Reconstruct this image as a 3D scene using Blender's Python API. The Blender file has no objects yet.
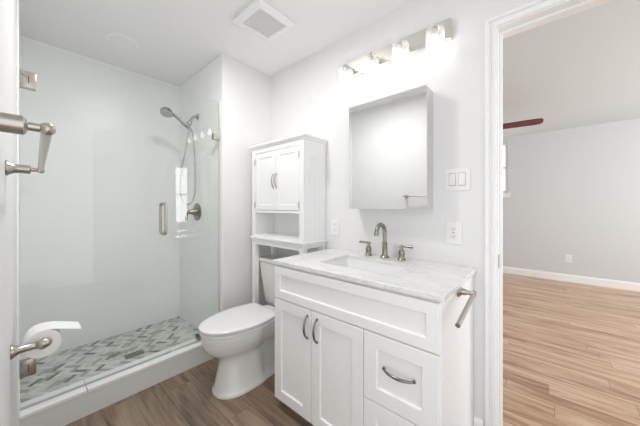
import bpy, bmesh, math, random
from mathutils import Vector, Matrix
random.seed(7)
S = bpy.context.scene
COL = S.collection
PI = math.pi

# ------------------------------------------------------------------ camera, world, exposure
F_PX = 260.2
YAW = math.atan2(228, 260.2)
CAM_H = 1.19
cd = bpy.data.cameras.new('camera')
cam = bpy.data.objects.new('camera', cd)
COL.objects.link(cam)
cam.location = (0, 0, CAM_H)
cam.rotation_euler = (PI/2, 0, YAW - PI/2)
cd.sensor_fit = 'HORIZONTAL'
cd.sensor_width = 36
cd.lens = F_PX/640*36
cd.shift_y = -(213-206.5)/640
cd.clip_start = 0.01
S.camera = cam

world = bpy.data.worlds.new('world')
S.world = world
world.use_nodes = True
bg = world.node_tree.nodes['Background']
bg.inputs[0].default_value = (0.985, 0.99, 1.0, 1)
bg.inputs[1].default_value = 1.0
S.view_settings.view_transform = 'Standard'
S.view_settings.look = 'None'
S.view_settings.gamma = 1
S.view_settings.exposure = 0.70
S.cycles.max_bounces = 20
S.cycles.diffuse_bounces = 12
S.cycles.glossy_bounces = 6
S.cycles.transparent_max_bounces = 24
BULB = 6.8

W = 1.55          # bathroom face of the wall that carries mirror and doorway
WT = 0.12         # its thickness
H = 2.43          # ceiling
LX = -0.035       # left wall face
YB = -1.25        # wall behind the camera
YS = 1.985        # face of the boxed-in wall beside the shower
YG = 2.03         # shower glass
YE = 2.87         # shower back wall
XV = 1.075        # shower valve wall
BX = 5.7          # bedroom far wall
BY0, BY1 = -3.0, 1.7

# sky portals in bedroom windows and in bathroom wall gaps added for fill light
def portal(loc, sx, sy, rot):
    l = bpy.data.lights.new('window_portal', 'AREA')
    l.shape = 'RECTANGLE'; l.size = sx; l.size_y = sy
    l.cycles.is_portal = True
    o = bpy.data.objects.new('window_portal', l); COL.objects.link(o)
    o.location = loc; o.rotation_euler = rot
portal((0.34, YB-0.105, 1.21), .74, 2.4, (PI/2, 0, 0))
portal((LX-0.105, (YB+0.33)/2, 1.04), 1.55, 2.06, (PI/2, 0, -PI/2))
portal((3.6, BY0-0.11, 1.5), 2.4, 1.5, (PI/2, 0, 0))
portal((BX+0.11, 0.96, 1.885), 0.9, 0.9, (PI/2, 0, PI/2))
# added fill lamp outside the unseen bedroom window, standing in for daylight
dl = bpy.data.lights.new('bedroom_daylight', 'AREA'); dl.shape = 'RECTANGLE'; dl.size = 2.3; dl.size_y = 1.4; dl.energy = 62
do = bpy.data.objects.new('bedroom_daylight', dl); COL.objects.link(do); do.location = (3.6, BY0-0.15, 1.5); do.rotation_euler = (PI/2, 0, 0)

# unseen fill lamp added to even out the bathroom light; housing built with the ceiling
cl = bpy.data.lights.new('ceiling_lamp', 'AREA'); cl.shape = 'DISK'; cl.size = .19; cl.energy = 7.3; cl.color = (1.0, .985, .96)
co = bpy.data.objects.new('ceiling_lamp', cl); COL.objects.link(co); co.location = (.66, 1.335, H-.03)

# ------------------------------------------------------------------ helpers
def nt(name):
    m = bpy.data.materials.new(name); m.use_nodes = True
    return m, m.node_tree.nodes, m.node_tree.links, m.node_tree.nodes['Principled BSDF']
def paint(name, col, rough=0.5, metal=0.0, bump=0.0, bscale=200, spec=0.5):
    m, N, L, b = nt(name)
    b.inputs['Base Color'].default_value = (*col, 1)
    b.inputs['Roughness'].default_value = rough
    b.inputs['Metallic'].default_value = metal
    b.inputs['Specular IOR Level'].default_value = spec
    n = N.new('ShaderNodeTexNoise'); n.inputs['Scale'].default_value = bscale
    g = N.new('ShaderNodeNewGeometry'); L.new(g.outputs['Position'], n.inputs['Vector'])
    if bump:
        bp = N.new('ShaderNodeBump'); bp.inputs['Strength'].default_value = bump
        bp.inputs['Distance'].default_value = 0.002
        L.new(n.outputs['Fac'], bp.inputs['Height']); L.new(bp.outputs[0], b.inputs['Normal'])
    else:
        mr = N.new('ShaderNodeMapRange'); mr.inputs[3].default_value = max(0, rough-0.01); mr.inputs[4].default_value = rough+0.01
        L.new(n.outputs['Fac'], mr.inputs[0]); L.new(mr.outputs[0], b.inputs['Roughness'])
    return m
def ramp(N, stops):
    r = N.new('ShaderNodeValToRGB'); e = r.color_ramp.elements
    e[0].position, e[0].color = stops[0][0], (*stops[0][1], 1)
    e[1].position, e[1].color = stops[-1][0], (*stops[-1][1], 1)
    for p, c in stops[1:-1]:
        k = e.new(p); k.color = (*c, 1)
    return r
def planks(name, cols, tint, pw, pl, rough):
    """wood planks running along world Y"""
    m, N, L, b = nt(name)
    g = N.new('ShaderNodeNewGeometry'); sp = N.new('ShaderNodeSeparateXYZ'); L.new(g.outputs['Position'], sp.inputs[0])
    dv = N.new('ShaderNodeMath'); dv.operation = 'DIVIDE'; L.new(sp.outputs['X'], dv.inputs[0]); dv.inputs[1].default_value = pw
    fl = N.new('ShaderNodeMath'); fl.operation = 'FLOOR'; L.new(dv.outputs[0], fl.inputs[0])
    wn = N.new('ShaderNodeTexWhiteNoise'); wn.noise_dimensions = '1D'; L.new(fl.outputs[0], wn.inputs['W'])
    sy = N.new('ShaderNodeMath'); sy.operation = 'MULTIPLY_ADD'; L.new(wn.outputs['Value'], sy.inputs[0]); sy.inputs[1].default_value = pl; L.new(sp.outputs['Y'], sy.inputs[2])
    cb = N.new('ShaderNodeCombineXYZ'); L.new(sy.outputs[0], cb.inputs[0]); L.new(sp.outputs['X'], cb.inputs[1])
    br = N.new('ShaderNodeTexBrick'); L.new(cb.outputs[0], br.inputs['Vector'])
    br.inputs['Scale'].default_value = 1; br.inputs['Brick Width'].default_value = pl; br.inputs['Row Height'].default_value = pw
    br.inputs['Mortar Size'].default_value = 0.0009; br.inputs['Mortar Smooth'].default_value = 0.3
    br.inputs['Color1'].default_value = (0, 0, 0, 1); br.inputs['Color2'].default_value = (1, 1, 1, 1); br.inputs['Mortar'].default_value = (.5, .5, .5, 1)
    br.offset = 0.0
    # per-plank shift so the grain differs from plank to plank
    ad = N.new('ShaderNodeVectorMath'); ad.operation = 'MULTIPLY_ADD'
    L.new(br.outputs['Color'], ad.inputs[0]); ad.inputs[1].default_value = (9.1, 4.7, 5.3); L.new(g.outputs['Position'], ad.inputs[2])
    mp = N.new('ShaderNodeMapping'); mp.inputs['Scale'].default_value = (16, 1.6, 1); L.new(ad.outputs[0], mp.inputs[0])
    n1 = N.new('ShaderNodeTexNoise'); n1.inputs['Scale'].default_value = 1.0; n1.inputs['Detail'].default_value = 7; n1.inputs['Roughness'].default_value = .62; n1.inputs['Distortion'].default_value = .8
    L.new(mp.outputs[0], n1.inputs['Vector'])
    mp2 = N.new('ShaderNodeMapping'); mp2.inputs['Scale'].default_value = (110, 5, 1); L.new(ad.outputs[0], mp2.inputs[0])
    n2 = N.new('ShaderNodeTexNoise'); n2.inputs['Scale'].default_value = 1.0; n2.inputs['Detail'].default_value = 3; L.new(mp2.outputs[0], n2.inputs['Vector'])
    mx = N.new('ShaderNodeMath'); mx.operation = 'MULTIPLY_ADD'; L.new(n2.outputs['Fac'], mx.inputs[0]); mx.inputs[1].default_value = .28
    L.new(n1.outputs['Fac'], mx.inputs[2])
    mx2 = N.new('ShaderNodeMath'); mx2.operation = 'MULTIPLY_ADD'; L.new(br.outputs['Color'], mx2.inputs[0]); mx2.inputs[1].default_value = tint
    L.new(mx.outputs[0], mx2.inputs[2])
    r = ramp(N, cols); L.new(mx2.outputs[0], r.inputs[0])
    mc = N.new('ShaderNodeMix'); mc.data_type = 'RGBA'; L.new(br.outputs['Fac'], mc.inputs[0]); L.new(r.outputs[0], mc.inputs[6])
    mc.inputs[7].default_value = tuple(c*.45 for c in cols[0][1])+(1,)
    L.new(mc.outputs[2], b.inputs['Base Color'])
    b.inputs['Roughness'].default_value = rough
    bp = N.new('ShaderNodeBump'); bp.inputs['Strength'].default_value = .12; bp.inputs['Distance'].default_value = .002
    L.new(mx.outputs[0], bp.inputs['Height']); L.new(bp.outputs[0], b.inputs['Normal'])
    return m
def tiles(name, axis):
    m, N, L, b = nt(name)
    g = N.new('ShaderNodeNewGeometry'); sp = N.new('ShaderNodeSeparateXYZ'); L.new(g.outputs['Position'], sp.inputs[0])
    cb = N.new('ShaderNodeCombineXYZ'); L.new(sp.outputs[axis], cb.inputs[0]); L.new(sp.outputs['Z'], cb.inputs[1])
    br = N.new('ShaderNodeTexBrick'); L.new(cb.outputs[0], br.inputs['Vector']); br.offset = .5
    br.inputs['Scale'].default_value = 1; br.inputs['Brick Width'].default_value = .40; br.inputs['Row Height'].default_value = .20
    br.inputs['Mortar Size'].default_value = .0013; br.inputs['Mortar Smooth'].default_value = .2
    br.inputs['Color1'].default_value = (.89, .90, .895, 1); br.inputs['Color2'].default_value = (.88, .89, .885, 1); br.inputs['Mortar'].default_value = (.84, .85, .845, 1)
    L.new(br.outputs['Color'], b.inputs['Base Color']); b.inputs['Roughness'].default_value = .32
    return m
def marble(name, base, vein, scale, rough):
    m, N, L, b = nt(name)
    g = N.new('ShaderNodeNewGeometry')
    mp = N.new('ShaderNodeMapping'); mp.inputs['Rotation'].default_value = (0, 0, .5); mp.inputs['Scale'].default_value = (2.2*scale, .8*scale, 1.4*scale); L.new(g.outputs['Position'], mp.inputs[0])
    n = N.new('ShaderNodeTexNoise'); n.inputs['Scale'].default_value = 3; n.inputs['Detail'].default_value = 8; n.inputs['Distortion'].default_value = 2.2; n.inputs['Roughness'].default_value = .6
    L.new(mp.outputs[0], n.inputs['Vector'])
    r = ramp(N, [(.30, tuple((a*2+c)/3 for a, c in zip(base, vein))), (.44, base), (.49, tuple((a+c)/2 for a, c in zip(base, vein))), (.53, base), (.66, base), (.8, vein)])
    L.new(n.outputs['Fac'], r.inputs[0]); L.new(r.outputs[0], b.inputs['Base Color']); b.inputs['Roughness'].default_value = rough
    return m
def glassy(name, tint, refl_rough=0.0, ior=1.5):
    m, N, L, b = nt(name); N.remove(b)
    out = [x for x in N if x.type == 'OUTPUT_MATERIAL'][0]
    t = N.new('ShaderNodeBsdfTransparent'); t.inputs[0].default_value = (*tint, 1)
    gl = N.new('ShaderNodeBsdfGlossy'); gl.inputs['Roughness'].default_value = refl_rough; gl.inputs[0].default_value = (1, 1, 1, 1)
    fr = N.new('ShaderNodeFresnel'); fr.inputs[0].default_value = ior
    g = N.new('ShaderNodeNewGeometry')
    iv = N.new('ShaderNodeMath'); iv.operation = 'SUBTRACT'; iv.inputs[0].default_value = 1; L.new(g.outputs['Backfacing'], iv.inputs[1])
    ml = N.new('ShaderNodeMath'); ml.operation = 'MULTIPLY'; L.new(fr.outputs[0], ml.inputs[0]); L.new(iv.outputs[0], ml.inputs[1])
    mx = N.new('ShaderNodeMixShader'); L.new(ml.outputs[0], mx.inputs[0]); L.new(t.outputs[0], mx.inputs[1]); L.new(gl.outputs[0], mx.inputs[2])
    L.new(mx.outputs[0], out.inputs[0])
    return m
def emit(name, col, st):
    m, N, L, b = nt(name)
    b.inputs['Base Color'].default_value = (*col, 1)
    b.inputs['Emission Color'].default_value = (*col, 1); b.inputs['Emission Strength'].default_value = st
    return m

def lamp_glass():
    m = glassy('lamp_glass', (.97, .97, .97)); N, L = m.node_tree.nodes, m.node_tree.links
    out = [x for x in N if x.type == 'OUTPUT_MATERIAL'][0]; src = out.inputs[0].links[0].from_socket
    tr = N.new('ShaderNodeBsdfTranslucent'); tr.inputs[0].default_value = (.9, .9, .9, 1)
    lw = N.new('ShaderNodeLayerWeight'); lw.inputs[0].default_value = .25
    ma = N.new('ShaderNodeMath'); ma.operation = 'MULTIPLY_ADD'; L.new(lw.outputs['Facing'], ma.inputs[0]); ma.inputs[1].default_value = .30; ma.inputs[2].default_value = .03
    mx = N.new('ShaderNodeMixShader'); L.new(ma.outputs[0], mx.inputs[0]); L.new(src, mx.inputs[1]); L.new(tr.outputs[0], mx.inputs[2]); L.new(mx.outputs[0], out.inputs[0])
    return m
M = dict(
    wall=paint('wall_paint', (.80, .80, .805), .55, bump=.04),
    ceil=paint('ceiling_paint', (.87, .87, .87), .7, bump=.04),
    trim=paint('trim_paint', (.90, .905, .91), .32),
    cab=paint('cabinet_lacquer', (.89, .895, .90), .33),
    gap=paint('cabinet_inside', (.42, .42, .42), .6),
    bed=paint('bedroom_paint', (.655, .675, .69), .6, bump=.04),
    bceil=paint('bedroom_ceiling_paint', (.72, .765, .79), .7),
    nickel=paint('brushed_nickel', (.50, .475, .43), .28, 1.0),
    plate=paint('fixture_nickel', (.74, .73, .69), .32, 1.0),
    chrome=paint('polished_chrome', (.50, .51, .52), .14, 1.0),
    sweep=paint('vinyl_sweep', (.45, .47, .46), .35),
    faucetnickel=paint('warm_nickel', (.34, .32, .27), .27, 1.0),
    darknickel=paint('dark_nickel', (.26, .255, .24), .25, 1.0),
    bronze=paint('aged_bronze', (.30, .27, .21), .28, 1.0),
    dark=paint('dark_recess', (.05, .05, .05), .7),
    porc=paint('porcelain', (.77, .765, .74), .09),
    boxside=paint('aluminium_side', (.70, .70, .70), .45, .6),
    seat=paint('seat_plastic', (.86, .86, .865), .16),
    sink=paint('sink_porcelain', (.84, .845, .85), .1),
    plastic=paint('white_plastic', (.86, .86, .86), .3),
    paper=paint('tissue_paper', (.90, .90, .90), .9, bump=.2, bscale=500),
    card=paint('cardboard', (.42, .33, .25), .8),
    curb=paint('curb_acrylic', (.72, .73, .725), .3),
    curbtop=paint('curb_stone', (.88, .885, .885), .18),
    grout=paint('grout', (.52, .53, .51), .8),
    mirror=paint('mirror_silver', (.90, .91, .91), .0, 1.0),
    fan=paint('mahogany_blade', (.16, .025, .02), .35),
    ventdark=paint('vent_recess', (.10, .10, .10), .8),
    tile_x=tiles('shower_tile_facing_room', 'X'),
    tile_y=tiles('shower_tile_side', 'Y'),
    marble=marble('marble_top', (.80, .80, .80), (.56, .565, .57), 1.25, .14),
    glass=glassy('shower_glass', (.972, .983, .978)),
    clear=lamp_glass(),
    pane=glassy('window_glass', (.96, .97, .97)),
    bulb=emit('bulb_glow', (1.0, .97, .93), BULB),
    bathfloor=planks('bathroom_wood_floor', [(.36, (.035, .022, .014)), (.52, (.118, .080, .055)), (.66, (.215, .150, .105)), (.88, (.33, .25, .185))], .10, .15, .92, .42),
    bedfloor=planks('bedroom_wood_floor', [(.40, (.15, .070, .034)), (.53, (.34, .185, .105)), (.66, (.52, .325, .205)), (.84, (.68, .48, .335))], .14, .11, 1.25, .30),
)
# the mirror must be a clean reflector
mm = M['mirror'].node_tree
for l in list(mm.links):
    if l.to_socket.name == 'Roughness': mm.links.remove(l)
mm.nodes['Principled BSDF'].inputs['Roughness'].default_value = 0.0

ROOT = {}
def wloc(o):
    return ROOT.get(o.name, Vector((0, 0, 0)))
def obj(name, bm, mat, parent=None, smooth=None, mats=None):
    """bm is in world coordinates; links it as ONE mesh object"""
    bmesh.ops.recalc_face_normals(bm, faces=bm.faces) if name not in ('paper_tail_raw',) else None
    if parent is not None:
        base = wloc(parent)
    else:
        xs = [v.co for v in bm.verts]
        base = Vector(((min(v.x for v in xs)+max(v.x for v in xs))/2, (min(v.y for v in xs)+max(v.y for v in xs))/2, min(v.z for v in xs)))
    bmesh.ops.translate(bm, verts=bm.verts, vec=-base)
    me = bpy.data.meshes.new(name)
    if smooth is not None:
        for f in bm.faces: f.smooth = True
        for e in bm.edges:
            if len(e.link_faces) == 2 and e.calc_face_angle(0) > math.radians(smooth): e.smooth = False
    bm.to_mesh(me); bm.free()
    o = bpy.data.objects.new(name, me); COL.objects.link(o)
    for m in (mats or [mat]): me.materials.append(m if not isinstance(m, str) else M[m])
    if parent is None:
        o.location = base
    else:
        o.parent = parent
    ROOT[o.name] = base
    return o
def thing(name, label, cat, loc, group=None):
    o = bpy.data.objects.new(name, None); COL.objects.link(o)
    o.location = loc; o.empty_display_size = .05
    ROOT[o.name] = Vector(loc)
    o['label'] = label; o['category'] = cat
    if group: o['group'] = group
    return o
def tag(o, label, cat, group=None):
    o['label'] = label; o['category'] = cat
    if group: o['group'] = group
    return o
def struct(name, bm, mat, parent=None, smooth=None, mats=None):
    o = obj(name, bm, mat, parent, smooth, mats)
    if parent is None: o['kind'] = 'structure'
    return o
def new(): return bmesh.new()
def bx(bm, x0, x1, y0, y1, z0, z1, bev=0.0, seg=2, mi=0):
    r = bmesh.ops.create_cube(bm, size=1)
    vs = r['verts']
    for v in vs:
        v.co = Vector((x0+(v.co.x+.5)*(x1-x0), y0+(v.co.y+.5)*(y1-y0), z0+(v.co.z+.5)*(z1-z0)))
    fs = {f for v in vs for f in v.link_faces}
    if bev:
        es = {e for v in vs for e in v.link_edges}
        rr = bmesh.ops.bevel(bm, geom=list(es), offset=bev, segments=seg, affect='EDGES', profile=.5)
        fs = set(rr['faces']) | {f for f in fs if f.is_valid}
    for f in fs:
        if f.is_valid: f.material_index = mi
    return vs
def frame_of(d):
    d = d.normalized(); u = d.orthogonal().normalized()
    return u, d.cross(u).normalized()
def tube(bm, pts, rad, n=12, cap=True, flat=1.0, up=None):
    """tube with parallel transport; rad scalar or list; flat squeezes the second axis"""
    pts = [Vector(p) for p in pts]
    R = rad if isinstance(rad, (list, tuple)) else [rad]*len(pts)
    rings = []
    t0 = (pts[1]-pts[0]).normalized()
    u = Vector(up).normalized() if up else t0.orthogonal().normalized()
    for i, p in enumerate(pts):
        if i == 0: t = pts[1]-pts[0]
        elif i == len(pts)-1: t = pts[-1]-pts[-2]
        else: t = (pts[i+1]-pts[i]).normalized()+(pts[i]-pts[i-1]).normalized()
        t.normalize()
        u = (u-t*u.dot(t)).normalized(); v = t.cross(u)
        rings.append([bm.verts.new(p+(u*math.cos(2*PI*k/n)+v*math.sin(2*PI*k/n)*flat)*R[i]) for k in range(n)])
    for a, b in zip(rings, rings[1:]):
        for k in range(n): bm.faces.new((a[k], a[(k+1) % n], b[(k+1) % n], b[k]))
    if cap:
        bm.faces.new(rings[0][::-1]); bm.faces.new(rings[-1])
    return rings
def lathe(bm, o, axis, prof, n=24):
    """prof: list of (radius, distance along axis) from o"""
    o = Vector(o); a = Vector(axis).normalized(); u, v = frame_of(a)
    rings = []
    for r, h in prof:
        c = o+a*h
        if r < 1e-6: rings.append([bm.verts.new(c)])
        else: rings.append([bm.verts.new(c+(u*math.cos(2*PI*k/n)+v*math.sin(2*PI*k/n))*r) for k in range(n)])
    for A, B in zip(rings, rings[1:]):
        for k in range(n):
            k2 = (k+1) % n
            if len(A) == 1 and len(B) == 1: continue
            if len(A) == 1: bm.faces.new((A[0], B[k2], B[k]))
            elif len(B) == 1: bm.faces.new((A[k], A[k2], B[0]))
            else: bm.faces.new((A[k], A[k2], B[k2], B[k]))
    if len(rings[0]) > 1: bm.faces.new(rings[0][::-1])
    if len(rings[-1]) > 1: bm.faces.new(rings[-1])
def loft(bm, loops, cap=True):
    R = [[bm.verts.new(p) for p in l] for l in loops]; n = len(R[0])
    for a, b in zip(R, R[1:]):
        for k in range(n): bm.faces.new((a[k], a[(k+1) % n], b[(k+1) % n], b[k]))
    if cap: bm.faces.new(R[0][::-1]); bm.faces.new(R[-1])
def arc(c, r, a0, a1, n, plane):
    """plane: two unit vectors"""
    c = Vector(c); p, q = Vector(plane[0]), Vector(plane[1])
    return [c+p*r*math.cos(a0+(a1-a0)*i/n)+q*r*math.sin(a0+(a1-a0)*i/n) for i in range(n+1)]
def shaker(xf, y0, y1, z0, z1, th=.019, rail=.057, dep=.009):
    """shaker front facing -X: front surface at xf"""
    bm = new(); xb = xf+th
    e = .0018
    def loop(x, i, j=None):
        j = i if j is None else j
        return [(x, y0+i, z0+j), (x, y1-i, z0+j), (x, y1-i, z1-j), (x, y0+i, z1-j)]
    loops = [loop(xb, 0), loop(xf+e, 0), loop(xf, e), loop(xf, rail), loop(xf+.002, rail+.002), loop(xf+dep, rail+.005)]
    loft(bm, [[Vector(p) for p in l] for l in loops])
    return bm

# ------------------------------------------------------------------ structure: bathroom
bm = new(); bx(bm, LX-.1, W+WT/2-.0001, YB-.1, YS+.01, -.06, 0); struct('floor', bm, 'bathfloor')
bm = new(); bx(bm, W+WT/2, BX+.1, BY0-.1, BY1+.1, -.06, 0); struct('floor', bm, 'bedfloor')
bm = new(); bx(bm, LX-.1, W+WT, YB-.1, YE+.1, H, H+.06); struct('ceiling', bm, 'ceil')
bm = new(); bx(bm, W+WT, BX+.1, BY0-.1, BY1+.1, H, H+.06); struct('ceiling', bm, 'bceil')
DY1, DY0, DH = .186, -.62, 2.075     # doorway
def wall_with_hole(bm, axis, p0, p1, a0, a1, h0, h1, z1=H, z0=0):
    """wall slab between p0..p1 on `axis`, running a0..a1, one opening (h0,h1,hz0,hz1)"""
    u0, u1, v0, v1 = h0[0], h0[1], h1[0], h1[1]
    def B(a, b, c, d):
        if b-a < 1e-5 or d-c < 1e-5: return
        if axis == 'x': bx(bm, p0, p1, a, b, c, d)
        else: bx(bm, a, b, p0, p1, c, d)
    B(a0, u0, z0, z1); B(u1, a1, z0, z1); B(u0, u1, v1, z1); B(u0, u1, z0, v0)
bm = new(); wall_with_hole(bm, 'x', W, W+WT/2, YB, YS+.0, (DY0-.02, DY1+.02), (0, DH+.02)); struct('wall_right', bm, 'wall')
bm = new(); wall_with_hole(bm, 'x', W+WT/2+.0002, W+WT, BY0, BY1, (DY0-.02, DY1+.02), (0, DH+.02)); struct('wall_bedroom_near', bm, 'bed')
def wall_x(y): return LX+.02*(y-1.225)
bm = new()
for ya, yb, za in ((.33, 1.972, 0), (YB, .33, 2.08)):  # lower wall left open beside the camera, an added gap for fill light
    loft(bm, [[Vector((LX-.15, y, za)), Vector((wall_x(y), y, za)), Vector((wall_x(y), y, H)), Vector((LX-.15, y, H))] for y in (ya, yb)])
struct('wall_left', bm, 'wall')
bm = new(); bx(bm, .72, W, YB-.1, YB, 0, H); struct('wall_behind', bm, 'wall')  # stops short, leaving an added gap that lets in fill light
bm = new(); bx(bm, XV, W, YS, YE+.1, 0, H); struct('wall_beside_shower', bm, 'wall')
bm = new(); bx(bm, LX-.1, XV-.0, YE, YE+.1, 0, H); struct('wall_shower_back', bm, 'tile_x')
bm = new(); bx(bm, LX-.1, LX+.020, 1.99, YE, 0, H, .0); struct('wall_shower_left', bm, 'tile_y')
bm = new(); bx(bm, LX-.15, LX+.021, 1.9725, 1.9898, 0, H, .002); struct('trim_shower_edge', bm, 'trim')
bm = new(); bx(bm, XV-.008, XV-.0002, YS+.002, YE-.0002, 0.0, H-.001, .0015); struct('wall_shower_right', bm, 'tile_y')
bm = new(); lathe(bm, (.66, 1.335, H-.0005), (0, 0, -1), [(.105, 0), (.105, .02), (.10, .027), (.001, .027)], 40); struct('trim_ceiling_lamp_housing', bm, 'trim', smooth=40)  # housing of the added fill lamp, out of view
# baseboards
def baseboard(name, axis, pos, a0, a1, sgn, mat='trim', h=.10):
    bm = new()
    prof = [(0, 0), (.013, 0), (.013, h*.78), (.009, h*.88), (.005, h), (0, h)]
    loops = []
    for a in (a0, a1):
        loops.append([Vector((pos+sgn*p, a, z)) if axis == 'x' else Vector((a, pos+sgn*p, z)) for p, z in prof])
    loft(bm, loops); return struct(name, bm, mat)
baseboard('baseboard_right', 'x', W-.0005, DY1+.062, .29, -1)
baseboard('baseboard_beside_shower', 'y', YS-.0005, XV, W-.02, -1)
baseboard('baseboard_bedroom_far', 'x', BX-.0005, BY0+.02, BY1-.02, -1, h=.115)
baseboard('baseboard_bedroom_left', 'y', BY1-.0005, W+WT+.02, BX-.02, -1, h=.115)

# doorway: jambs, stops, casing
d1 = bpy.data.objects.new('door_1', None); COL.objects.link(d1); d1.location = (W, (DY0+DY1)/2, 0); ROOT['door_1'] = Vector(d1.location); d1['kind'] = 'structure'
bm = new()
bx(bm, W-.001, W+WT+.001, DY1, DY1+.0195, 0, DH+.0195); bx(bm, W-.001, W+WT+.001, DY0-.0195, DY0, 0, DH+.0195); bx(bm, W-.001, W+WT+.001, DY0, DY1, DH, DH+.0195)
obj('door_jamb', bm, 'trim', d1)
bm = new()
bx(bm, W+.045, W+.08, DY1-.011, DY1, 0, DH, .002); bx(bm, W+.045, W+.08, DY0, DY0+.011, 0, DH, .002); bx(bm, W+.045, W+.08, DY0+.011, DY1-.011, DH-.011, DH, .002)
obj('door_stop', bm, 'trim', d1)
def casing(side, x):
    prof = [(.005, 0), (.005, .010), (.009, .014), (.022, .014), (.024, .006), (.033, .006), (.036, .0185), (.050, .0195), (.054, .016), (.054, 0)]
    bm = new(); loops = []
    for w, d in prof:
        X = x-side*d
        loops.append([Vector((X, DY1+w, 0)), Vector((X, DY1+w, DH+w)), Vector((X, DY0-w, DH+w)), Vector((X, DY0-w, 0))])
    n = 4; V = [[bm.verts.new(p) for p in l] for l in loops]
    for a, b in zip(V, V[1:]+V[:1]):
        for k in range(3): bm.faces.new((a[k], a[k+1], b[k+1], b[k]))
    bm.faces.new([l[0] for l in V]); bm.faces.new([l[3] for l in V][::-1])
    obj('door_casing', bm, 'trim', d1)
casing(1, W-.0002); casing(-1, W+WT+.0002)
bm = new(); bx(bm, W+.003, W+.034, DY1-.003, DY1+.0002, .885, .950, .001); obj('strike_plate', bm, 'nickel', d1)

# windows
def window(n, axis, p, a0, a1, z0, z1, sgn, sill=True):
    r = bpy.data.objects.new('window_%d' % n, None); COL.objects.link(r)
    c = (a0+a1)/2
    r.location = (p, c, z0) if axis == 'x' else (c, p, z0); ROOT[r.name] = Vector(r.location); r['kind'] = 'structure'
    def B(bm, pa, pb, a, b, c_, d, bev=.002):
        lo, hi = min(pa, pb), max(pa, pb)
        if axis == 'x': bx(bm, lo, hi, a, b, c_, d, bev)
        else: bx(bm, a, b, lo, hi, c_, d, bev)
    bm = new(); t = .045; q0, q1 = p-sgn*.03, p-sgn*.07
    B(bm, q0, q1, a0, a0+t, z0, z1); B(bm, q0, q1, a1-t, a1, z0, z1); B(bm, q0, q1, a0+t, a1-t, z0, z0+t); B(bm, q0, q1, a0+t, a1-t, z1-t, z1)
    zm = (z0+z1)/2; B(bm, q0, q1, a0+t, a1-t, zm-.02, zm+.02)
    obj('window_frame', bm, 'trim', r)
    bm = new(); B(bm, p-sgn*.048, p-sgn*.052, a0+t, a1-t, z0+t, z1-t, 0); obj('window_pane', bm, 'pane', r)
    if sill:
        bm = new(); B(bm, p-sgn*.03, p+sgn*.03, a0-.03, a1+.03, z0-.03, z0, .004); B(bm, p+sgn*.001, p+sgn*.014, a0-.02, a1+.02, z0-.08, z0-.03, .002); obj('window_sill', bm, 'trim', r)
    return r
# bedroom walls
bm = new(); wall_with_hole(bm, 'y', BY0-.1, BY0, W+WT, BX+.1, (2.4, 4.8), (.75, 2.25)); struct('wall_bedroom_right', bm, 'bed')
bm = new(); bx(bm, W+WT, BX+.1, BY1, BY1+.1, 0, H); struct('wall_bedroom_left', bm, 'bed')
bm = new(); wall_with_hole(bm, 'x', BX, BX+.1, BY0, BY1, (.535, 1.385), (1.435, 2.335)); struct('wall_bedroom_far', bm, 'bed')
window(1, 'y', BY0, 2.4, 4.8, .75, 2.25, 1)  # unseen window, added to bring more light into the bedroom
window(2, 'x', BX, .535, 1.385, 1.435, 2.335, -1)

# shower curb and floor
cu = bpy.data.objects.new('trim_shower_curb', None); COL.objects.link(cu); cu.location = (.5, 2.03, 0); ROOT[cu.name] = Vector(cu.location); cu['kind'] = 'structure'
bm = new(); bx(bm, LX+.0215, XV-.009, 1.974, 2.10, 0, .128); obj('curb_body', bm, 'curb', cu)
bm = new(); bx(bm, LX+.0215, .24, 1.970, 2.104, .1285, .147, .002); bx(bm, .2425, XV-.009, 1.970, 2.104, .1285, .147, .002); obj('curb_top', bm, 'curbtop', cu)
def clip(poly, x0, x1, y0, y1):
    for ax, lim, s in ((0, x0, 1), (0, x1, -1), (1, y0, 1), (1, y1, -1)):
        out = []
        for i in range(len(poly)):
            a, b = poly[i], poly[(i+1) % len(poly)]
            da, db = s*(a[ax]-lim), s*(b[ax]-lim)
            if da >= 0: out.append(a)
            if (da >= 0) != (db >= 0):
                t = da/(da-db); out.append((a[0]+(b[0]-a[0])*t, a[1]+(b[1]-a[1])*t))
        poly = out
        if len(poly) < 3: return []
    return poly
SF = .055
shades = [(.72, .73, .72), (.60, .61, .60), (.42, .43, .42), (.24, .245, .24), (.64, .63, .60), (.44, .425, .40)]
tm = []
for i, c in enumerate(shades):
    tm.append(marble('mosaic_stone_%d' % i, c, tuple(v*.72 for v in c), 5.0, .25))
bm = new()
fx0, fx1, fy0, fy1 = LX+.0215, XV-.0085, 2.1045, YE-.0005
bx(bm, fx0, fx1, fy0, fy1, -.02, SF-.002)
a, n = .027, 3.0           # herringbone: width a, length 3a
rot = -PI/4
ca, sa = math.cos(rot), math.sin(rot)
def addtile(x, y, w, h):
    g = .0011
    P = [(x+g, y+g), (x+w-g, y+g), (x+w-g, y+h-g), (x+g, y+h-g)]
    P = [(.53+p[0]*ca-p[1]*sa, 2.45+p[0]*sa+p[1]*ca) for p in P]
    P = clip(P, fx0+.001, fx1-.001, fy0+.001, fy1-.001)
    if len(P) < 3: return
    mi = 1+random.choices(range(6), (5, 5, 2.6, 1.6, 4, 1.8))[0]
    t = [bm.verts.new((p[0], p[1], SF)) for p in P]; b_ = [bm.verts.new((p[0], p[1], SF-.002)) for p in P]
    fs = [bm.faces.new(t)]
    for k in range(len(P)): fs.append(bm.faces.new((t[k], b_[k], b_[(k+1) % len(P)], t[(k+1) % len(P)])))
    for f in fs: f.material_index = mi
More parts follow.
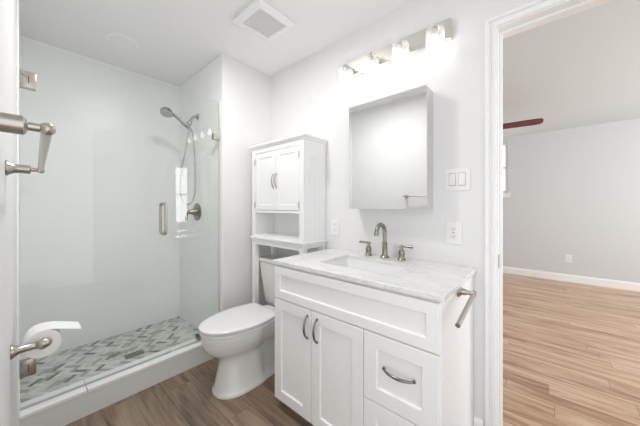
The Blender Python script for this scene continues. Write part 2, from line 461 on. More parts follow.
for i in range(-40, 40):
    for j in range(-14, 15):
        ox, oy = i*a + j*2*n*a*0, 0
        # horizontal tile of row i starts shifted by i; period 2n along x
        x = (i % (2*int(n)))*a + j*2*n*a; y = i*a
        addtile(x, y, n*a, a)
        addtile(x-a, y, a, n*a)
struct('floor_shower', bm, 'grout', mats=['grout']+tm)
dr = thing('shower_drain', 'small rectangular slotted metal drain set in the grey mosaic shower floor', 'drain', (.565, 2.385, SF))
ang = 0
bm = new(); bx(bm, .50, .63, 2.345, 2.425, SF+.0003, SF+.004, .001); obj('drain_plate', bm, 'nickel', dr)
bm = new()
for k in range(8):
    x = .508+k*.0145
    bx(bm, x, x+.008, 2.352, 2.382, SF+.0042, SF+.0048); bx(bm, x, x+.008, 2.388, 2.418, SF+.0042, SF+.0048)
obj('drain_slots', bm, 'dark', dr)

# ------------------------------------------------------------------ shower glass
gx0, gs, gx1 = LX+.026, .708, XV-.018
gd = thing('shower_door', 'frameless hinged clear glass shower door with long edge handle', 'shower door', (gx0, YG, .15))
bm = new(); bx(bm, gx0, gs-.002, YG-.005, YG+.005, .158, 2.048, .0008, 1); obj('glass_panel', bm, 'glass', gd)
bm = new(); bx(bm, gx0, gs-.003, YG-.0065, YG+.0065, .1478, .1575, .001, 1); obj('door_sweep', bm, 'sweep', gd)
def hinge(z0, z1):
    bm = new()
    bx(bm, gx0-.003, gx0+.055, YG-.017, YG-.0055, z0, z1, .002); bx(bm, gx0-.003, gx0+.055, YG+.0055, YG+.017, z0, z1, .002)
    tube(bm, [(gx0+.004, YG-.019, z0-.002), (gx0+.004, YG-.019, z0+.02)], .005); tube(bm, [(gx0+.004, YG-.019, z1-.02), (gx0+.004, YG-.019, z1+.002)], .005)
    h = obj('hinge', bm, 'nickel', gd, 30)
    bm = new(); zc = (z0+z1)/2
    bx(bm, gx0+.026, gx0+.029, YG-.0178, YG-.0168, zc-.018, zc+.018)
    bx(bm, gx0+.004, gx0+.026, YG-.0178, YG-.0168, zc+.0165, zc+.018)
    obj('hinge_knuckle', bm, 'dark', h)
hinge(1.80, 1.885); hinge(.315, .40)
# U shaped pulls on both faces
for s in (-1, 1):
    bm = new(); x = .648; y0 = YG+s*.0055; y1 = YG+s*.05; r = .018
    pts = [Vector((x, y0, 1.0))]+[Vector((x, y1-s*r+s*r*math.sin(t), 1.0+r-r*math.cos(t))) for t in [i*PI/2/6 for i in range(7)]]
    pts += [Vector((x, y1-s*r+s*r*math.cos(t), 1.21-r+r*math.sin(t))) for t in [i*PI/2/6 for i in range(7)]]+[Vector((x, y0, 1.21))]
    tube(bm, pts, .0095, 14)
    for z in (1.0, 1.21): lathe(bm, (x, y0, z), (0, s, 0), [(.013, 0), (.013, .003), (.0095, .005)], 16)
    obj('pull_handle', bm, 'nickel', gd, 40)
gf = thing('shower_fixed_panel', 'narrow fixed clear glass panel between the shower door and the valve wall', 'glass panel', (gs, YG, .15))
bm = new(); bx(bm, gs+.002, gx1, YG-.005, YG+.005, .150, 2.048, .0008, 1); obj('glass_panel', bm, 'glass', gf)
bm = new(); bx(bm, XV-.017, XV-.0085, YG-.008, YG+.008, .148, 2.048, .001); obj('wall_channel', bm, 'plate', gf)
bm = new(); bx(bm, gs+.004, XV-.023, YG-.008, YG-.0055, .1478, .156, .001); bx(bm, gs+.004, XV-.023, YG+.0055, YG+.008, .1478, .156, .001); obj('sill_channel', bm, 'plate', gf)
for z in (1.73,):
    bm = new(); bx(bm, gx1-.052, gx1+.0, YG-.016, YG-.0055, z, z+.05, .002); bx(bm, gx1-.052, gx1, YG+.0055, YG+.016, z, z+.05, .002); obj('glass_clamp', bm, 'nickel', gf)
bm = new(); bx(bm, .875, .925, YG-.016, YG-.0095, .164, .205, .002); bx(bm, .875, .925, YG+.0095, YG+.016, .164, .205, .002); obj('glass_clamp', bm, 'nickel', gf)

# ------------------------------------------------------------------ shower head, hose, valve
XT = XV-.0082
sh = thing('hand_shower', 'chrome hand shower on a wall arm with a long looping metal hose', 'shower head', (XT, 2.44, 2.0))
bm = new()
lathe(bm, (XT, 2.44, 2.02), (-1, 0, 0), [(.03, .0003), (.03, .004), (.024, .010), (.012, .014), (.012, .02)], 24)
pts = [(XT-.01, 2.44, 2.02), (XT-.035, 2.44, 2.012), (XT-.055, 2.44, 1.985), (XT-.075, 2.44, 1.945)]
tube(bm, pts, .012, 14); obj('shower_arm', bm, 'chrome', sh, 40)
bm = new()
lathe(bm, (XT-.07, 2.44, 1.955), (-.35, 0, -.94), [(.014, 0), (.020, .008), (.020, .024), (.015, .034), (.015, .055)], 20)
tube(bm, [(XT-.085, 2.44, 1.912), (XT-.118, 2.44, 1.928)], .018, 14)
tube(bm, [(XT-.075, 2.44, 1.905), (XT-.05, 2.44, 1.87)], .009, 12)
obj('bracket', bm, 'chrome', sh, 40)
bm = new()
hp = [(XT-.080, 2.44, 1.892), (XT-.12, 2.44, 1.922), (XT-.18, 2.44, 1.970), (XT-.235, 2.44, 2.005)]
tube(bm, hp, [.011, .015, .014, .018], 14)
obj('handle', bm, 'chrome', sh, 40)
bm = new()
ax = Vector((-.30, -.42, -.86)).normalized(); HC = Vector((XT-.258, 2.44, 2.003))
lathe(bm, HC, ax, [(.001, -.016), (.03, -.012), (.045, .002), (.051, .014), (.051, .024), (.043, .030), (.001, .030)], 28)
hd = obj('spray_head', bm, 'chrome', sh, 40)
bm = new(); lathe(bm, HC+ax*.0302, ax, [(.040, 0), (.038, .002), (.001, .002)], 24); obj('spray_face', bm, 'sweep', hd, 40)
bm = new()
def bez(P, n=14):
    out = []
    for i in range(n+1):
        t = i/n; out.append(Vector(P[0])*(1-t)**3+Vector(P[1])*3*t*(1-t)**2+Vector(P[2])*3*t*t*(1-t)+Vector(P[3])*t**3)
    return out
hz = bez([(XT-.080, 2.44, 1.892), (XT-.09, 2.44, 1.72), (XT-.15, 2.45, 1.55), (XT-.15, 2.45, 1.36)])
hz += bez([(XT-.15, 2.45, 1.36), (XT-.15, 2.45, 1.16), (XT-.02, 2.45, 1.16), (XT-.02, 2.45, 1.36)])[1:]
hz += bez([(XT-.02, 2.45, 1.36), (XT-.02, 2.44, 1.60), (XT-.03, 2.44, 1.75), (XT-.05, 2.44, 1.875)])[1:]
tube(bm, hz, .0065, 10); obj('hose', bm, 'nickel', sh, 60)
vv = thing('shower_valve', 'round bronze toned shower valve with a lever below the hand shower', 'shower valve', (XT, 2.45, 1.14))
bm = new(); lathe(bm, (XT-.0003, 2.45, 1.14), (-1, 0, 0), [(.080, 0), (.082, .004), (.074, .009), (.05, .012), (.034, .014), (.032, .02)], 36); obj('escutcheon', bm, 'bronze', vv, 35)
bm = new(); lathe(bm, (XT-.02, 2.45, 1.14), (-1, 0, 0), [(.030, 0), (.028, .022), (.020, .035), (.017, .06), (.012, .066), (.001, .068)], 24)
tube(bm, [(XT-.07, 2.45, 1.14), (XT-.085, 2.46, 1.13), (XT-.092, 2.462, 1.095), (XT-.094, 2.464, 1.06)], [.009, .010, .010, .013], 12); obj('lever', bm, 'bronze', vv, 40)

# shower ceiling light (switched off) and the vent
rl = thing('recessed_ceiling_light', 'round flat white recessed light in the ceiling above the shower', 'ceiling light', (.49, 2.40, H))
bm = new(); lathe(bm, (.49, 2.40, H-.0005), (0, 0, -1), [(.098, 0), (.098, .005), (.080, .009), (.076, .006), (.001, .006)], 40); obj('trim_ring', bm, 'trim', rl, 40)
bm = new(); lathe(bm, (.49, 2.40, H-.007), (0, 0, -1), [(.074, 0), (.060, .004), (.001, .006)], 36); obj('lens', bm, 'plastic', rl, 60)
vx0, vx1, vy0, vy1 = .908, 1.215, 1.275, 1.575
vn = thing('exhaust_vent', 'square white ceiling vent grille with fine slats', 'vent', ((vx0+vx1)/2, (vy0+vy1)/2, H))
bm = new()
def ring(z, i): return [Vector((vx0+i, vy0+i, z)), Vector((vx1-i, vy0+i, z)), Vector((vx1-i, vy1-i, z)), Vector((vx0+i, vy1-i, z))]
loft(bm, [ring(H-.0005, .012), ring(H-.016, .0), ring(H-.021, .004), ring(H-.030, .045), ring(H-.024, .050), ring(H-.012, .050)], cap=False)
obj('grille_frame', bm, 'trim', vn)
bm = new(); bx(bm, vx0+.045, vx1-.045, vy0+.045, vy1-.045, H-.012, H-.009); obj('grille_backing', bm, 'ventdark', vn)
bm = new(); k = 0; y = vy0+.053
while y < vy1-.053:
    bx(bm, vx0+.050, vx1-.050, y, y+.006, H-.026, H-.015); y += .0155
obj('grille_slats', bm, 'trim', vn)

# ------------------------------------------------------------------ vanity
VX, VY0, VY1, VT = 1.004, .292, 1.224, .85
va = thing('bathroom_vanity', 'white shaker vanity cabinet with double doors, drawers and a marble top above', 'vanity', (1.27, .757, 0))
bm = new()
xb = W-.004
bx(bm, VX+.02, xb, VY0, VY0+.018, .0, VT, .001); bx(bm, VX+.02, xb, VY1-.018, VY1, .052, VT, .001)
bx(bm, VX+.02, xb, VY0+.018, VY1-.018, .06, .078); bx(bm, xb-.01, xb, VY0+.018, VY1-.018, .078, VT)
# face frame
bx(bm, VX+.0, VX+.02, VY0, VY0+.004, .0, VT); 
bx(bm, VX+.001, VX+.0195, VY0+.0045, VY0+.03, .05, VT); bx(bm, VX+.001, VX+.0195, VY1-.03, VY1-.0005, .05, VT)
bx(bm, VX+.001, VX+.0195, VY0+.03, VY1-.03, .05, .08); bx(bm, VX+.001, VX+.0195, VY0+.03, VY1-.03, .63, .67); bx(bm, VX+.001, VX+.0195, VY0+.03, VY1-.03, .80, VT)
bx(bm, VX+.001, VX+.0195, .59, .63, .08, .63); bx(bm, VX+.001, VX+.0195, VY0+.03, .59, .34, .37)
obj('carcass', bm, 'cab', va)
bm = new(); bx(bm, VX+.05, VX+.065, VY0+.019, VY1-.03, 0, .0495); bx(bm, VX+.065, W-.02, VY1-.045, VY1-.03, 0, .0495)
obj('toe_kick', bm, 'cab', va)
xf = VX-.0192
obj('false_front', shaker(xf, VY0+.003, VY1-.002, .655, .838, rail=.045), 'cab', va, None)
def pull(pa, pb, parent, out=.026):
    """arched pull between two points on the front"""
    pa, pb = Vector(pa), Vector(pb); bm = new(); pts = []; rad = []
    n = 18
    for i in range(n+1):
        t = i/n; p = pa.lerp(pb, t); s = math.sin(PI*t)
        pts.append(p+Vector((-1, 0, 0))*(out*(s**.55)+.002)); rad.append(.0042+.0022*s)
    tube(bm, pts, rad, 10)
    for p in (pa, pb): lathe(bm, p, (-1, 0, 0), [(.0075, .0002), (.0075, .003), (.005, .008)], 14)
    return obj('handle', bm, 'darknickel', parent, 50)
dL = obj('door', shaker(xf, .929, VY1-.002, .062, .648), 'cab', va); pull((xf, .950, .50), (xf, .950, .615), dL)
dR = obj('door', shaker(xf, .613, .924, .062, .648), 'cab', va); pull((xf, .882, .50), (xf, .882, .615), dR)
w1 = obj('drawer', shaker(xf, VY0+.003, .608, .360, .648, rail=.06), 'cab', va); pull((xf, .51, .520), (xf, .385, .520), w1)
w2 = obj('drawer', shaker(xf, VY0+.003, .608, .062, .354, rail=.06), 'cab', va); pull((xf, .51, .22), (xf, .385, .22), w2)

# counter with an undermount sink opening
ct = thing('vanity_countertop', 'white marble countertop with grey veins on the white vanity', 'countertop', (1.27, .757, .8505))
cx0, cx1, cy0, cy1, cz0, cz1 = .982, W-.0005, .277, 1.238, .851, .872
sx0, sx1, sy0, sy1 = 1.115, 1.405, .545, .995
def rrect(x0, x1, y0, y1, r, z, n=5):
    P = []
    for cx, cy, a0 in ((x1-r, y1-r, 0), (x0+r, y1-r, PI/2), (x0+r, y0+r, PI), (x1-r, y0+r, 1.5*PI)):
        for i in range(n+1):
            a_ = a0+PI/2*i/n; P.append(Vector((cx+r*math.cos(a_), cy+r*math.sin(a_), z)))
    return P
bm = new()
O = lambda z, i: rrect(cx0+i, cx1-i, cy0+i, cy1-i, .004, z)
I = lambda z: rrect(sx0, sx1, sy0, sy1, .03, z)
loops = [I(cz0), O(cz0, 0), O(cz1-.0025, 0), O(cz1, .0025), I(cz1)]
loops = loops+[loops[0]]
R = [[bm.verts.new(p) for p in l] for l in loops[:-1]]; R.append(R[0])
for a_, b_ in zip(R, R[1:]):
    for k in range(len(a_)): bm.faces.new((a_[k], a_[(k+1) % len(a_)], b_[(k+1) % len(a_)], b_[k]))
obj('marble_slab', bm, 'marble', ct)
sk = thing('sink_basin', 'white rectangular undermount sink sunk into the marble countertop', 'sink', (1.26, .77, .72))
bm = new()
loops = [rrect(sx0-.015, sx1+.015, sy0-.015, sy1+.015, .04, cz0-.0004), rrect(sx0-.015, sx1+.015, sy0-.015, sy1+.015, .04, cz0-.02),
         rrect(sx0+.02, sx1-.02, sy0+.02, sy1-.02, .05, .715), rrect(sx0+.035, sx1-.035, sy0+.035, sy1-.035, .05, .728),
         rrect(sx0+.012, sx1-.012, sy0+.012, sy1-.012, .045, .76), rrect(sx0-.002, sx1+.002, sy0-.002, sy1+.002, .03, cz0-.0004)]
R = [[bm.verts.new(p) for p in l] for l in loops]
for a_, b_ in list(zip(R, R[1:]))+[(R[-1], R[0])]:
    for k in range(len(a_)): bm.faces.new((a_[k], a_[(k+1) % len(a_)], b_[(k+1) % len(a_)], b_[k]))
bm.faces.new(R[3]); bm.faces.new(R[2][::-1])
obj('basin', bm, 'sink', sk, 40)
bm = new(); lathe(bm, (1.26, .77, .7285), (0, 0, 1), [(.024, 0), (.024, .002), (.017, .003), (.001, .001)], 24); obj('drain', bm, 'nickel', sk, 40)
# vanity sits under the basin: the carcass is open at the top

# faucet set
fa = thing('widespread_faucet', 'brushed nickel gooseneck faucet with two lever handles behind the sink', 'faucet', (1.49, .765, cz1))
fxx = 1.485; z0 = cz1+.0003
bm = new()
lathe(bm, (fxx, .765, z0), (0, 0, 1), [(.027, 0), (.027, .005), (.021, .012), (.0165, .022), (.0155, .08), (.0175, .084), (.0175, .092), (.013, .097)], 28)
pts = [Vector((fxx, .765, z0+.09)), Vector((fxx, .765, z0+.145))]+arc((fxx-.052, .765, z0+.155), .052, 0, PI*.94, 16, ((1, 0, 0), (0, 0, 1)))
pts += [pts[-1]+Vector((-.004, 0, -.022))]
tube(bm, pts, [.0125]*(len(pts)-2)+[.0135, .014], 16)
obj('spout', bm, 'faucetnickel', fa, 40)
for yy, s in ((.880, 1), (.655, -1)):
    bm = new()
    lathe(bm, (fxx, yy, z0), (0, 0, 1), [(.025, 0), (.025, .005), (.019, .012), (.0165, .02), (.0195, .035), (.0185, .05), (.012, .06), (.009, .066), (.009, .085), (.006, .088)], 24)
    h_ = obj('handle', bm, 'faucetnickel', fa, 40)
    bm = new(); tube(bm, [(fxx, yy-s*.014, z0+.082), (fxx, yy+s*.03, z0+.082), (fxx, yy+s*.066, z0+.082)], [.0065, .0065, .0085], 12); obj('lever', bm, 'faucetnickel', h_, 40)

# towel arm on the side of the vanity
tr = thing('hand_towel_holder', 'nickel open towel arm on the side of the white vanity', 'towel holder', (1.30, VY0, .81))
ys = VY0-.0004
bm = new(); tx, tz = 1.240, .826
lathe(bm, (tx, ys, tz), (0, -1, 0), [(.026, 0), (.026, .004), (.020, .010), (.014, .016), (.013, .028), (.010, .032), (.009, .052)], 24)
lathe(bm, (tx, ys-.05, tz), (0, -1, 0), [(.010, -.002), (.0125, .003), (.0125, .013), (.009, .017), (.001, .018)], 18)
obj('post', bm, 'nickel', tr, 40)
bm = new(); tube(bm, [(tx+.006, ys-.058, tz), (tx-.02, ys-.058, tz-.005), (tx-.255, ys-.058, tz-.046)], [.0085, .0085, .0085], 14); obj('arm', bm, 'nickel', tr, 40)

# ------------------------------------------------------------------ mirror cabinet
mc = thing('mirror_cabinet', 'frameless mirrored medicine cabinet on the wall above the faucet', 'mirror', (1.49, .73, 1.18))
bm = new(); bx(bm, 1.4405, W-.0005, .494, .998, 1.178, 1.846, .001); obj('cabinet_box', bm, 'boxside', mc)
bm = new(); bx(bm, 1.435, 1.440, .492, 1.000, 1.176, 1.848, .0); obj('mirror_door', bm, 'mirror', mc)

# ------------------------------------------------------------------ vanity light
LZ0, LZ1 = 2.103, 2.213
vl = thing('vanity_light', 'four light brushed nickel bar fixture with clear glass shades above the mirror', 'wall light', (W, .77, LZ0))
bm = new(); bx(bm, W-.028, W-.0005, .393, 1.150, LZ0, LZ1, .003); obj('backplate', bm, 'plate', vl)
for yy in (.455, .650, .845, 1.04):
    xs, zt = 1.455, 2.150
    bm = new()
    tube(bm, [(W-.027, yy, 2.150), (1.50, yy, 2.150), (1.475, yy, 2.152), (xs, yy, 2.155)], .0055, 12)
    lathe(bm, (W-.028, yy, 2.15), (-1, 0, 0), [(.018, 0), (.018, .005), (.008, .01)], 18)
    a_ = obj('arm', bm, 'nickel', vl, 40)
    bm = new(); lathe(bm, (xs, yy, zt-.045), (0, 0, 1), [(.014, 0), (.015, .02), (.015, .036), (.028, .038), (.028, .041), (.007, .044), (.005, .058), (.0065, .063), (.001, .068)], 24); obj('socket', bm, 'nickel', a_, 40)
    bm = new(); ro, ri, zt2, zb = .047, .044, 2.142, 2.010
    lathe(bm, (xs, yy, zb), (0, 0, 1), [(ri, 0), (ro, 0), (ro, zt2-zb-.008), (ro-.006, zt2-zb), (.031, zt2-zb), (.031, zt2-zb-.003), (ri-.006, zt2-zb-.003), (ri, zt2-zb-.009), (ri, 0)], 36)
    bmesh.ops.remove_doubles(bm, verts=bm.verts, dist=1e-5)
    bad = [f for f in bm.faces if len(f.verts) > 8]
    bmesh.ops.delete(bm, geom=bad, context='FACES_ONLY')
    obj('glass_shade', bm, 'clear', vl, 40)
    bm = new(); lathe(bm, (xs, yy, 2.105), (0, 0, -1), [(.012, 0), (.013, .010), (.017, .022), (.022, .034), (.0235, .045), (.021, .056), (.013, .065), (.001, .068)], 24); obj('bulb', bm, 'bulb', vl, 60)

# ------------------------------------------------------------------ wall plates
def plate(name, label, cat, face, axis_x, y, z, w, h, kind, group=None):
    """plate on the wall plane x=face, facing -X"""
    t = thing(name, label, cat, (face, y, z), group)
    bm = new(); bx(bm, face-.006, face-.0004, y-w/2, y+w/2, z-h/2, z+h/2, .002); obj('cover_plate', bm, 'plastic', t)
    if kind == 'switch':
        for dy in (-.0235, .0235):
            bm = new(); bx(bm, face-.0075, face-.0062, y+dy-.0175, y+dy+.0175, z-.035, z+.035, .0006); g = obj('switch_frame', bm, 'sweep', t)
            bm = new(); x = face-.0078
            loft(bm, [[Vector((x, y+dy-.0155, z-.032)), Vector((x, y+dy+.0155, z-.032)), Vector((x, y+dy+.0155, z+.032)), Vector((x, y+dy-.0155, z+.032))],
                      [Vector((x-.005, y+dy-.0150, z-.031)), Vector((x-.005, y+dy+.0150, z-.031)), Vector((x-.001, y+dy+.0150, z+.031)), Vector((x-.001, y+dy-.0150, z+.031))]])
            obj('rocker', bm, 'plastic', t)
    else:
        bm = new(); bx(bm, face-.0085, face-.0062, y-.0165, y+.0165, z-.0335, z+.0335, .003); i_ = obj('receptacle', bm, 'plastic', t)
        bm = new()
        for dz in (-.019, .019):
            bm = new()
            for dy, hh in ((-.0065, .0045), (.0065, .004)):
                bx(bm, face-.0089, face-.0086, y+dy-.0011, y+dy+.0011, z+dz-hh+.002, z+dz+hh+.002)
            bx(bm, face-.0089, face-.0086, y-.002, y+.002, z+dz-.010, z+dz-.006)
            obj('socket_slots', bm, 'dark', i_)
        if kind == 'gfci':
            bm = new(); bx(bm, face-.0089, face-.0086, y-.006, y+.006, z-.0015, z+.0015); obj('test_button', bm, 'dark', i_)
    return t
plate('light_switch', 'white double rocker light switch between mirror and doorway', 'light switch', W, 0, .369, 1.337, .122, .122, 'switch')
plate('power_outlet', 'white outlet below the double light switch', 'outlet', W, 0, .387, 1.047, .080, .124, 'gfci')
plate('power_outlet', 'white outlet between the mirror and the tall cabinet', 'outlet', W, 0, 1.205, 1.035, .075, .120, 'plain')
plate('power_outlet', 'small white outlet low on the far bedroom wall', 'outlet', BX, 0, -.245, .365, .075, .12, 'plain')

# ------------------------------------------------------------------ over-toilet cabinet
OX0, OX1, OY0, OY1 = 1.305, W-.002, 1.297, 1.925
oc = thing('over_toilet_cabinet', 'tall white storage cabinet with two doors standing over the toilet', 'cabinet', (1.42, 1.61, 0))
for x in (OX0, OX1-.04):
    for y in (OY0, OY1-.045):
        bm = new(); bx(bm, x, x+.04, y, y+.045, 0, .899, .002); obj('leg', bm, 'cab', oc)
bm = new(); bx(bm, OX0+.001, OX0+.018, OY0+.0455, OY1-.0455, .872, .8992); bx(bm, OX0+.041, OX1-.041, OY0+.005, OY0+.023, .885, .8992); bx(bm, OX0+.041, OX1-.041, OY1-.023, OY1-.005, .885, .8992)
bx(bm, OX0, OX1, OY0, OY1, .8994, .9185); obj('apron', bm, 'cab', oc)
bm = new(); bx(bm, OX1-.018, OX1-.002, OY0+.046, OY1-.046, .30, .36, .002); obj('rear_rail', bm, 'cab', oc)
bm = new(); bx(bm, OX0-.016, OX1, OY0-.014, OY1+.014, .919, .937, .004); obj('ledge', bm, 'cab', oc)
bm = new()
zt = 1.668; zb = .9375
for y0, y1 in ((OY0, OY0+.016), (OY1-.016, OY1)):
    bx(bm, OX0+.018, OX1-.006, y0+.0018, y1, zb, zt) if y0 == OY0 else bx(bm, OX0+.018, OX1-.006, y0, y1, zb, zt)
k = OX0+.02
while k < OX1-.03:
    bx(bm, k, min(k+.0465, OX1-.006), OY0, OY0+.0025, zb+.002, zt-.002, .0008, 1); k += .048
bx(bm, OX1-.006, OX1, OY0+.001, OY1-.001, zb, zt)
bx(bm, OX0+.018, OX1-.006, OY0+.016, OY1-.016, zb, zb+.014); bx(bm, OX0+.003, OX1-.006, OY0+.016, OY1-.016, 1.140, 1.157); bx(bm, OX0+.003, OX1-.006, OY0+.016, OY1-.016, zt-.016, zt)
bx(bm, OX0, OX0+.018, OY0, OY0+.045, zb, zt, .001); bx(bm, OX0, OX0+.018, OY1-.045, OY1, zb, zt, .001)
bx(bm, OX0, OX0+.018, OY0+.045, OY1-.045, 1.635, zt); bx(bm, OX0, OX0+.018, OY0+.045, OY1-.045, zb, zb+.016)
obj('carcass', bm, 'cab', oc)
bm = new()
prof = [(0, zt), (.006, zt+.003), (.009, zt+.012), (.020, zt+.020), (.022, zt+.026), (.022, zt+.034), (.018, zt+.037)]
loft(bm, [[Vector((OX0-p, OY0-p, z)), Vector((OX1, OY0-p, z)), Vector((OX1, OY1+p, z)), Vector((OX0-p, OY1+p, z))] for p, z in prof]); obj('cornice', bm, 'cab', oc)
my = 1.611
for y0, y1, hy, outer in ((OY0+.0475, my-.0015, my-.018, OY0+.0455), (my+.0015, OY1-.0475, my+.018, OY1-.0455)):
    dd = obj('door', shaker(OX0+.001, y0, y1, 1.160, 1.632, th=.016, rail=.042, dep=.005), 'cab', oc)
    bm = new(); pts = []
    for i in range(15):
        t = i/14; pts.append(Vector((OX0-.001-.022*math.sin(PI*t)**.6, hy, 1.335+.115*t)))
    tube(bm, pts, .0045, 10); obj('handle', bm, 'nickel', dd, 50)
    for z in (1.20, 1.565):
        bm = new(); tube(bm, [(OX0-.003, outer, z-.024), (OX0-.003, outer, z+.024)], .004, 10); obj('hinge', bm, 'nickel', dd, 50)
hk = thing('wall_hook', 'tiny white hook on the side panel of the tall cabinet', 'hook', (1.41, OY0, 1.545))
bm = new(); yk = OY0-.0004
lathe(bm, (1.40, yk, 1.555), (0, -1, 0), [(.016, 0), (.016, .004), (.010, .006), (.001, .006)], 18)
tube(bm, [(1.40, yk-.004, 1.550), (1.40, yk-.016, 1.540), (1.40, yk-.028, 1.545), (1.40, yk-.032, 1.558)], .004, 10); obj('hook_body', bm, 'plastic', hk, 40)

# ------------------------------------------------------------------ toilet
TY = 1.610
to = thing('toilet', 'white two piece toilet with closed lid between the vanity and shower', 'toilet', (1.15, TY, 0))
def outline(xf_, xb_, hw, hwb, z, a=.30, n=22, sx=.5, blend=.12, k=2.15):
    TYc = TY-.035*max(0, min(1, (.24-z)/.20))
    """closed outline; xf_ front tip, xb_ back; hw half width, hwb half width behind sx (fraction)"""
    L_ = xb_-xf_; side = []
    for i in range(n+1):
        s = .5-.5*math.cos(PI*i/n); s = s**1.0
        x = xf_+L_*s
        if x < xf_+a: w = hw*max(0, 1-(1-(x-xf_)/a)**k)**(1/k)
        else: w = hw
        b_ = min(1, max(0, (s-sx)/blend)); b_ = b_*b_*(3-2*b_)
        w = w*(1-b_)+hwb*b_ if s > sx else w
        # round the back corner
        r = .04; dx = xb_-x
        if dx < r: w -= r*(1-math.sqrt(max(0, 1-(1-dx/r)**2)))*.8
        side.append((x, max(w, 0.0)))
    P = [Vector((x, TYc+w, z)) for x, w in side]+[Vector((x, TYc-w, z)) for x, w in side[::-1][0:-1]]
    return P
bm = new()
secs = [(.790, 1.345, .130, .112, 0, .17), (.789, 1.345, .131, .113, .014, .17), (.796, 1.342, .125, .108, .022, .17), (.800, 1.340, .120, .062, .030, .17),
        (.820, 1.335, .104, .058, .10, .16), (.838, 1.330, .092, .056, .16, .15), (.842, 1.325, .088, .060, .195, .15), (.825, 1.325, .096, .072, .215, .18),
        (.785, 1.330, .130, .100, .242, .24), (.752, 1.335, .158, .125, .275, .29), (.738, 1.335, .172, .136, .315, .31), (.736, 1.335, .177, .142, .355, .31), (.737, 1.335, .178, .142, .372, .31), (.742, 1.335, .173, .140, .379, .31)]
loft(bm, [outline(a_, b_, c_, d_, z_, e_) for a_, b_, c_, d_, z_, e_ in secs])
bmesh.ops.remove_doubles(bm, verts=bm.verts, dist=1e-5)
bw = obj('bowl', bm, 'porc', to, 50)
bm = new(); lathe(bm, (1.13, TY-.088, .034), (0, 0, 1), [(.014, 0), (.014, .012), (.010, .022), (.001, .026)], 18); obj('bolt_cap', bm, 'plastic', bw, 50)
bm = new(); lathe(bm, (1.13, TY+.088, .034), (0, 0, 1), [(.014, 0), (.014, .012), (.010, .022), (.001, .026)], 18); obj('bolt_cap', bm, 'plastic', bw, 50)
def lidloop(i, z, xf_=.722, xb_=1.222, hw=.188): return outline(xf_+i, xb_-i, hw-i, (hw-i)*.88, z, a=.31, sx=.62, blend=.38)
bm = new(); loft(bm, [lidloop(.018, .3795), lidloop(.016, .3835), lidloop(.004, .3845), lidloop(.003, .397), lidloop(.008, .4005)]); bmesh.ops.remove_doubles(bm, verts=bm.verts, dist=1e-5); obj('seat', bm, 'seat', to, 40)
bm = new(); loft(bm, [lidloop(.07, .4010), lidloop(.07, .4085), lidloop(.001, .4095), lidloop(.0, .412), lidloop(.0, .422), lidloop(.006, .4275), lidloop(.03, .430), lidloop(.09, .432)]); bmesh.ops.remove_doubles(bm, verts=bm.verts, dist=1e-5); obj('lid', bm, 'seat', to, 40)
for s in (-1, 1):
    bm = new(); bx(bm, 1.212, 1.252, TY+s*.075-.022, TY+s*.075+.022, .3805, .4035, .005); obj('seat_hinge', bm, 'seat', to)
bm = new()
def trect(x0, x1, hw, z, r=.03): return rrect(x0, x1, TY-hw, TY+hw, r, z, 5)
TY += .025
loft(bm, [trect(1.360, 1.500, .175, .380), trect(1.357, 1.502, .195, .40), trect(1.354, 1.502, .245, .60), trect(1.352, 1.502, .262, .712)]); obj('tank', bm, 'porc', to, 50)
bm = new(); loft(bm, [trect(1.350, 1.504, .264, .713), trect(1.3468, 1.505, .274, .718), trect(1.3468, 1.505, .274, .740), trect(1.350, 1.503, .268, .747)]); obj('tank_lid', bm, 'porc', to, 50)

# ------------------------------------------------------------------ towel bar on the left wall
tb = thing('towel_bar', 'brushed nickel towel bar on two posts on the left wall, above the paper holder', 'towel bar', (LX, .87, 1.305))
def wallpost(y, z, r, parent, name='post'):
    bm = new()
    lathe(bm, (wall_x(y)+.0006, y, z), (1, 0, 0), [(.023, 0), (.023, .003), (.019, .008), (.0145, .016), (.0135, .026), (.0135, .048), (.0115, .050), (.006, .052), (.006, .070)], 28)
    return obj(name, bm, 'nickel', parent, 40)
BZ = 1.306
for y in (.565, 1.225):
    p_ = wallpost(y, BZ, 1, tb)
    bm = new(); bmesh.ops.create_uvsphere(bm, u_segments=20, v_segments=12, radius=.0095, matrix=Matrix.Translation((wall_x(y)+.072, y, BZ))); obj('finial', bm, 'nickel', p_, 60)
bm = new(); tube(bm, [(wall_x(.565)+.072, .565, BZ), (.037, 1.225, BZ)], .0068, 16); obj('bar', bm, 'nickel', tb, 40)

# toilet paper holder and roll
PY, PZ, PX = 1.46, .664, .052
tp = thing('toilet_paper_holder', 'bronze toned post with a ball end low on the left wall', 'toilet paper holder', (LX, PY, PZ))
bm = new()
lathe(bm, (wall_x(PY)+.0006, PY, PZ), (1, 0, 0), [(.026, 0), (.026, .004), (.021, .010), (.0135, .022), (.0125, .060), (.016, .064)], 28); obj('post', bm, 'nickel', tp, 40)
bm = new(); bmesh.ops.create_uvsphere(bm, u_segments=24, v_segments=14, radius=1, matrix=Matrix.Translation((PX, PY, PZ)) @ Matrix.Diagonal((.024, .019, .020, 1))); obj('end_ball', bm, 'nickel', tp, 60)
bm = new(); tube(bm, [(PX, PY+.01, PZ), (PX, PY+.148, PZ)], .007, 14); lathe(bm, (PX, PY+.148, PZ), (0, 1, 0), [(.007, 0), (.010, .002), (.010, .008), (.001, .011)], 16); obj('arm', bm, 'nickel', tp, 40)
pr = thing('toilet_paper_roll', 'white toilet paper roll with a loose end sticking out sideways', 'toilet paper', (PX, PY+.08, PZ-.055))
y0, y1 = PY+.028, PY+.130
PR = .052; rz = PZ-.0128
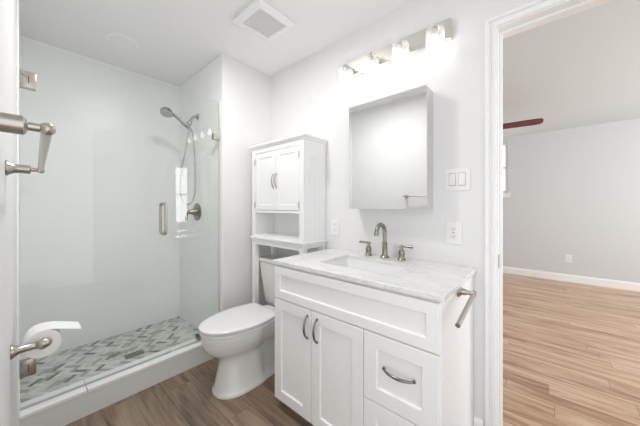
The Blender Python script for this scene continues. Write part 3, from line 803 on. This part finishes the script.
bm = new(); lathe(bm, (PX, y0, rz), (0, 1, 0), [(.0205, 0), (PR, 0), (PR, y1-y0), (.0205, y1-y0), (.0205, 0)], 40)
bmesh.ops.remove_doubles(bm, verts=bm.verts, dist=1e-5); bmesh.ops.delete(bm, geom=[f for f in bm.faces if len(f.verts) > 8], context='FACES_ONLY')
obj('roll', bm, 'paper', pr, 40)
bm = new(); lathe(bm, (PX, y0+.0005, rz), (0, 1, 0), [(.0200, 0), (.0203, 0), (.0203, .1), (.0200, .1), (.0200, 0)], 30)
bmesh.ops.remove_doubles(bm, verts=bm.verts, dist=1e-6); bmesh.ops.delete(bm, geom=[f for f in bm.faces if len(f.verts) > 8], context='FACES_ONLY')
obj('cardboard_core', bm, 'card', pr, 40)
bm = new(); top = []
path = [(PX+PR*math.cos(t)*1.006, rz+PR*math.sin(t)*1.006) for t in (PI*.75, PI*.62, PI*.5)]+[(PX+.03, rz+PR-.003), (PX+.06, rz+PR-.013), (PX+.09, rz+PR-.024), (PX+.112, rz+PR-.032)]
th = .0006
loft(bm, [[Vector((x, y0, z)), Vector((x, y1, z)), Vector((x, y1, z+th)), Vector((x, y0, z+th))] for x, z in path]); obj('loose_sheet', bm, 'paper', pr, 30)

# ------------------------------------------------------------------ bedroom ceiling fan
FXc, FYc, FZ = 3.82, .70, 2.165
fn = thing('ceiling_fan', 'ceiling fan whose dark red wooden blade shows through the doorway', 'ceiling fan', (FXc, FYc, FZ))
bm = new(); lathe(bm, (FXc, FYc, H-.0005), (0, 0, -1), [(.06, 0), (.058, .03), (.015, .05), (.012, .06), (.012, .20), (.05, .215), (.09, .235), (.095, .28), (.085, .31), (.05, .33), (.001, .335)], 32); obj('motor', bm, 'nickel', fn, 40)
d0 = Vector((.12, -.99, 0)).normalized()
for k in range(5):
    q = Matrix.Rotation(2*PI*k/5, 3, 'Z') @ d0; s_ = Vector((-q.y, q.x, 0)); c = Vector((FXc, FYc, FZ))
    bm = new(); loops = []
    for r_, w_ in ((.15, .05), (.25, .06), (.45, .065), (.60, .066), (.645, .058), (.665, .03)):
        tl = math.radians(-14)
        def pt(u, h): return c+q*r_+s_*(u*math.cos(tl))+Vector((0, 0, u*math.sin(tl)+h))
        loops.append([pt(-w_, -.004), pt(w_, -.004), pt(w_, .004), pt(-w_, .004)])
    loft(bm, loops); bl = obj('blade', bm, 'fan', fn)
    bm = new(); tube(bm, [c+q*.08+Vector((0, 0, .0)), c+q*.17+Vector((0, 0, .012))], .012, 10, flat=.5); obj('blade_arm', bm, 'nickel', bl, 40)
